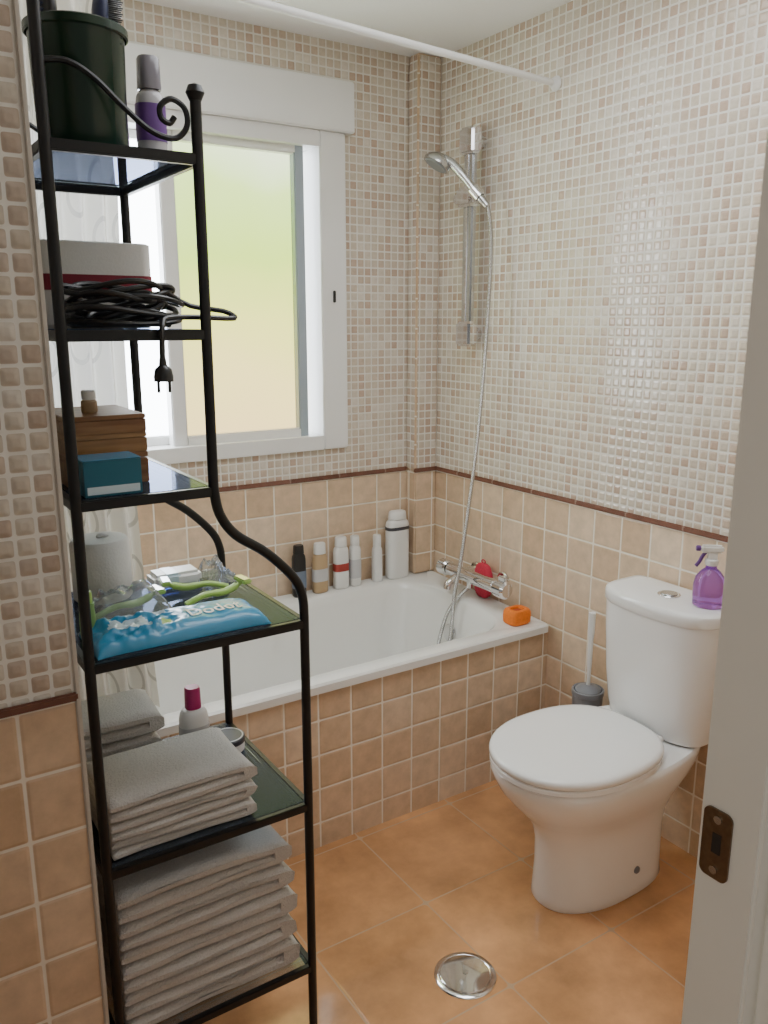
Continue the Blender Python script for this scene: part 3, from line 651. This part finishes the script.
obj('film_wrap', b, [BLUEW, PALEB, LIME], t, angle=60)
b = text_bm('Dodot', .036); bmesh.ops.triangulate(b, faces=b.faces); bmesh.ops.subdivide_edges(b, edges=b.edges, cuts=2)
for v in b.verts:
    X = cx+.066+v.co.x; Y = cy-.012+v.co.y*1.35; s = (X-cx)/L; q = (Y-cy)/(W*(1-.10*(1-abs(s)**8)))
    v.co = Vector((X, Y, z0+wipes_h(s, max(-.98, min(.98, q)))+.0018))
obj('lettering', b, WHITEP, t, smooth=False, recalc=False)
def razor(label, p, a, m):
    M = Matrix.Translation(p) @ Matrix.Rotation(a, 4, 'Z')
    q = thing('razor', label, 'razor', p, 'green razors on the fourth shelf')
    k = NB(); tube(k, [M @ Vector(v) for v in curve([(-.06, 0, .007), (-.02, 0, .018), (.02, 0, .016), (.05, 0, .024), (.06, 0, .032)], 5)], [.0058]*8+[.0072]*7+[.0045]*6, 10); obj('handle', k, m, q)
    k = NB(); box(k, .052, .070, -.021, .021, .028, .036, .002, M=M); hd_ = obj('razor_head', k, m, q)
    k = NB(); box(k, .054, .068, -.018, .018, .0362, .0372, M=M); obj('blade', k, SATIN, hd_, smooth=False)
razor('lime razor lying just behind the wipes pack', (-1.340, -1.160, z0), R(6), LIME)
razor('lime razor lying nearest the white packet', (-1.350, -1.095, z0), R(170), LIME)
razor('soft green razor lying under the big clear plastic bag', (-1.500, -1.135, z0), R(10), OLIVE)
bottle('hand_cream_tube', 'green tube standing at the back post of the fourth shelf', 'tube', -1.590, -1.225, z0, .085, .013, .010, OLIVE, LIME, None, .020)
t = thing('toilet_paper_roll', 'white wrapped paper roll standing at the back of the fourth shelf', 'paper roll', (-1.510, -1.012, z0))
b = NB(); lathe(b, [(0, 0), (.052, 0), (.055, .004), (.055, .110), (.050, .118), (.030, .121), (.010, .119), (0, .118)], 40, Matrix.Translation((-1.510, -1.012, z0))); obj('paper', b, PAPER, t)
b = NB(); tube(b, curve([(-1.512, -1.012, z0+.118), (-1.508, -1.016, z0+.124), (-1.500, -1.018, z0+.123), (-1.494, -1.014, z0+.1215)], 4), [.004, .005, .006, .006, .005, .005, .004, .004, .004, .003, .003, .002, .002], 8); obj('wrapper_twist', b, PAPER, t)
t = thing('tissue_packet', 'small white packet with pale blue band on the fourth shelf', 'packet', (-1.36, -1.005, z0))
b = NB(); box(b, -1.415, -1.315, -1.035, -.975, z0, z0+.028, .008, seg=3); obj('wrapper', b, WHITEP, t)
b = NB(); box(b, -1.395, -1.360, -1.0355, -.9745, z0+.003, z0+.0285, .006); obj('band', b, PALEB, t)
def bag(x0, x1, y0, y1, hh, sd, label):
    b = NB(); n1, n2 = 40, 28; G = []
    for i in range(n1+1):
        row = []
        for j in range(n2+1):
            s, q = i/n1, j/n2; ed = min(1, min(s, 1-s, q, 1-q)*4)
            hgt = hh+.016*noise.noise(Vector((s*4, q*3, sd)))+.012*noise.noise(Vector((s*11, q*8, sd+2)))
            row.append(b.verts.new((x0+(x1-x0)*s+.006*noise.noise(Vector((s*3, q*5, sd+1))), y0+(y1-y0)*q+.005*noise.noise(Vector((s*6, q*3, sd+4))), z0+.002+max(.0, hgt)*math.sin(ed*PI/2))))
        G.append(row)
    for i in range(n1):
        for j in range(n2): b.faces.new((G[i][j], G[i+1][j], G[i+1][j+1], G[i][j+1]))
    tag(obj('plastic_bag', b, FILM, origin=((x0+x1)/2, (y0+y1)/2, z0), angle=30), label, 'plastic bag')
bag(-1.575, -1.424, -1.186, -1.076, .042, 7.7, 'crinkled clear plastic bag over the soft green razor')
bag(-1.305, -1.255, -1.065, -.965, .030, 3.4, 'small empty clear plastic bag in the far corner of the fourth shelf')

# ---- towels
def towel(x0, x1, y0, y1, z0, h, seed, label, group):
    rnd = random.Random(seed); x1 += rnd.uniform(-.006, .005); y0 += rnd.uniform(0, .005); y1 += rnd.uniform(-.006, .006)
    Rr = h/2; nS = 18; ph = rnd.uniform(0, 6); ph2 = rnd.uniform(0, 6)
    xs = [x0+(x1-Rr-x0)*k/nS for k in range(nS+1)]; pr = []      # (x, z, layer)
    for x in xs: pr.append((x, 0.0, 0))
    for k in range(1, 12):
        a = -PI/2+PI*k/12; pr.append((x1-Rr+Rr*1.2*math.cos(a), Rr+Rr*math.sin(a), 0 if a < 0 else 1))
    for x in reversed(xs): pr.append((x, h, 1))
    gap = h*.006
    pr.append((x0-.003, h*.75, 1)); pr.append((x0, Rr+gap, 1))
    for x in xs[1:]: pr.append((x, Rr+gap, 1))
    for x in reversed(xs[1:]): pr.append((x, Rr-gap, 0))
    pr.append((x0, Rr-gap, 0)); pr.append((x0-.003, h*.25, 0))
    q = NB(); rings = []
    re = Rr*.70; ends = [0, .02, .06, .13, .24, .40, .62, .82, 1.0]
    ys = [y0+re*e for e in ends]+[y0+re+(y1-y0-2*re)*k/12 for k in range(1, 12)]+[y1-re*e for e in reversed(ends)]
    for y in ys:
        ed = min(y-y0, y1-y)/re
        k = 1.0 if ed >= 1 else max(.34, math.sqrt(max(0, 1-(1-ed)**2))**.75)
        ring = []
        for (x, z, ly) in pr:
            mid = Rr*.5 if ly == 0 else Rr*1.5
            zz = mid+(z-mid)*k
            tx = (x-x0)/(x1-x0)
            dr = .05*h*(0.5+0.5*math.sin(x*18+ph))*max(0, 1-ed/4)+.05*h*(0.5+0.5*math.sin(y*20+ph2))*max(0, tx-.75)*4
            zz = zz-dr*(zz/h)
            xx = x+.003*math.sin(y*19+ph2+ly*1.3)*tx**3
            yy = y+(.0028*math.sin(x*17+ph+ly*2.1)+.0010*math.sin(x*50+ph2))*max(0, 1-(y-y0)/(y1-y0)*2)
            ring.append(Vector((xx, yy, z0+zz)))
        rings.append(ring)
    loft(q, rings)
    return tag(obj('folded_towel', q, TOWEL, origin=((x0+x1)/2, (y0+y1)/2, z0), angle=80), label, 'towel', group)
names6 = ['bottom folded grey towel of the tall stack on the lowest shelf', 'second grey towel from the bottom of the tall lowest stack',
          'middle grey towel of the tall stack on the lowest shelf', 'grey towel just under the top one of the tall lowest stack', 'topmost folded grey towel of the tall stack on the lowest shelf']
z = SZ[5]
for i, h in enumerate((.060, .055, .059, .056, .060)):
    towel(-1.600, -1.264-.002*i, -1.322, -1.02, z, h, 10+i, names6[i], 'tall towel stack on the lowest shelf'); z += h
names3 = ['bottom folded grey towel of the front stack beside the white bottle', 'middle grey towel of the front stack on the fifth shelf', 'topmost grey towel of the front stack on the fifth shelf']
z = SZ[4]
for i, h in enumerate((.034, .034, .042)):
    towel(-1.600, -1.340, -1.322, -1.150, z, h, 33+i, names3[i], 'front towel stack on the fifth shelf'); z += h
names5 = ['bottom grey towel of the small rear stack on the fifth shelf', 'middle grey towel of the small rear stack on the fifth shelf', 'topmost grey towel of the small rear stack on the fifth shelf']
z = SZ[4]
for i, h in enumerate((.046, .050, .052)):
    towel(-1.600, -1.440, -1.10, -.965, z, h, 52+i, names5[i], 'rear towel stack on the fifth shelf'); z += h
z0 = SZ[4]
bottle('lotion_bottle', 'white bottle with magenta cap behind the towels on the fifth shelf', 'bottle', -1.362, -1.065, z0, .162, .030, .022, WHITEP, MAG, PALELAB, .045, cap_a=.016, n=2.6)
t = thing('cream_tin', 'round white cream tin with dark lid on the fifth shelf', 'tin', (-1.290, -1.065, z0))
b = NB(); lathe(b, [(0, 0), (.033, 0), (.035, .002), (.035, .020), (0, .020)], 36, Matrix.Translation((-1.290, -1.065, z0))); obj('tin_body', b, WHITEP, t)
b = NB(); lathe(b, [(0, .0201), (.0362, .0201), (.0362, .030), (.034, .032), (0, .032)], 36, Matrix.Translation((-1.290, -1.065, z0))); ld = obj('tin_lid', b, DARKLAB, t)
b = NB(); lathe(b, [(.030, .0321), (.033, .0321), (.033, .0326), (.030, .0326), (.030, .0321)], 36, Matrix.Translation((-1.290, -1.065, z0))); obj('lid_ring', b, PALELAB, ld)

# ------------------------------------------------------------------ light
w = bpy.data.worlds.new('world'); S.world = w; w.use_nodes = True
bg = w.node_tree.nodes['Background']; bg.inputs[0].default_value = (1.0, .98, .95, 1); bg.inputs[1].default_value = 0.24
def area(name, loc, rot, sx, sy, e, col):
    l = bpy.data.lights.new(name, 'AREA'); l.shape = 'RECTANGLE'; l.size = sx; l.size_y = sy; l.energy = e; l.color = col
    o = bpy.data.objects.new(name, l); COL.objects.link(o); o.location = loc; o.rotation_euler = rot; return o
area('ceiling_fill', (-0.80, -1.35, 2.37), (0, 0, 0), .9, .9, 14, (.94, .97, 1.0))  # unseen fill light added under the ceiling to brighten the room
hl = area('hall_fill', (-2.9, -3.4, 1.9), (0, 0, 0), .9, .9, 5.5, (1.0, .97, .93))  # unseen fill light added behind the camera, aimed at the door jamb
hl.rotation_euler = (Vector((-1.2, -2.2, 1.1))-Vector((-2.9, -3.4, 1.9))).to_track_quat('-Z', 'Y').to_euler()
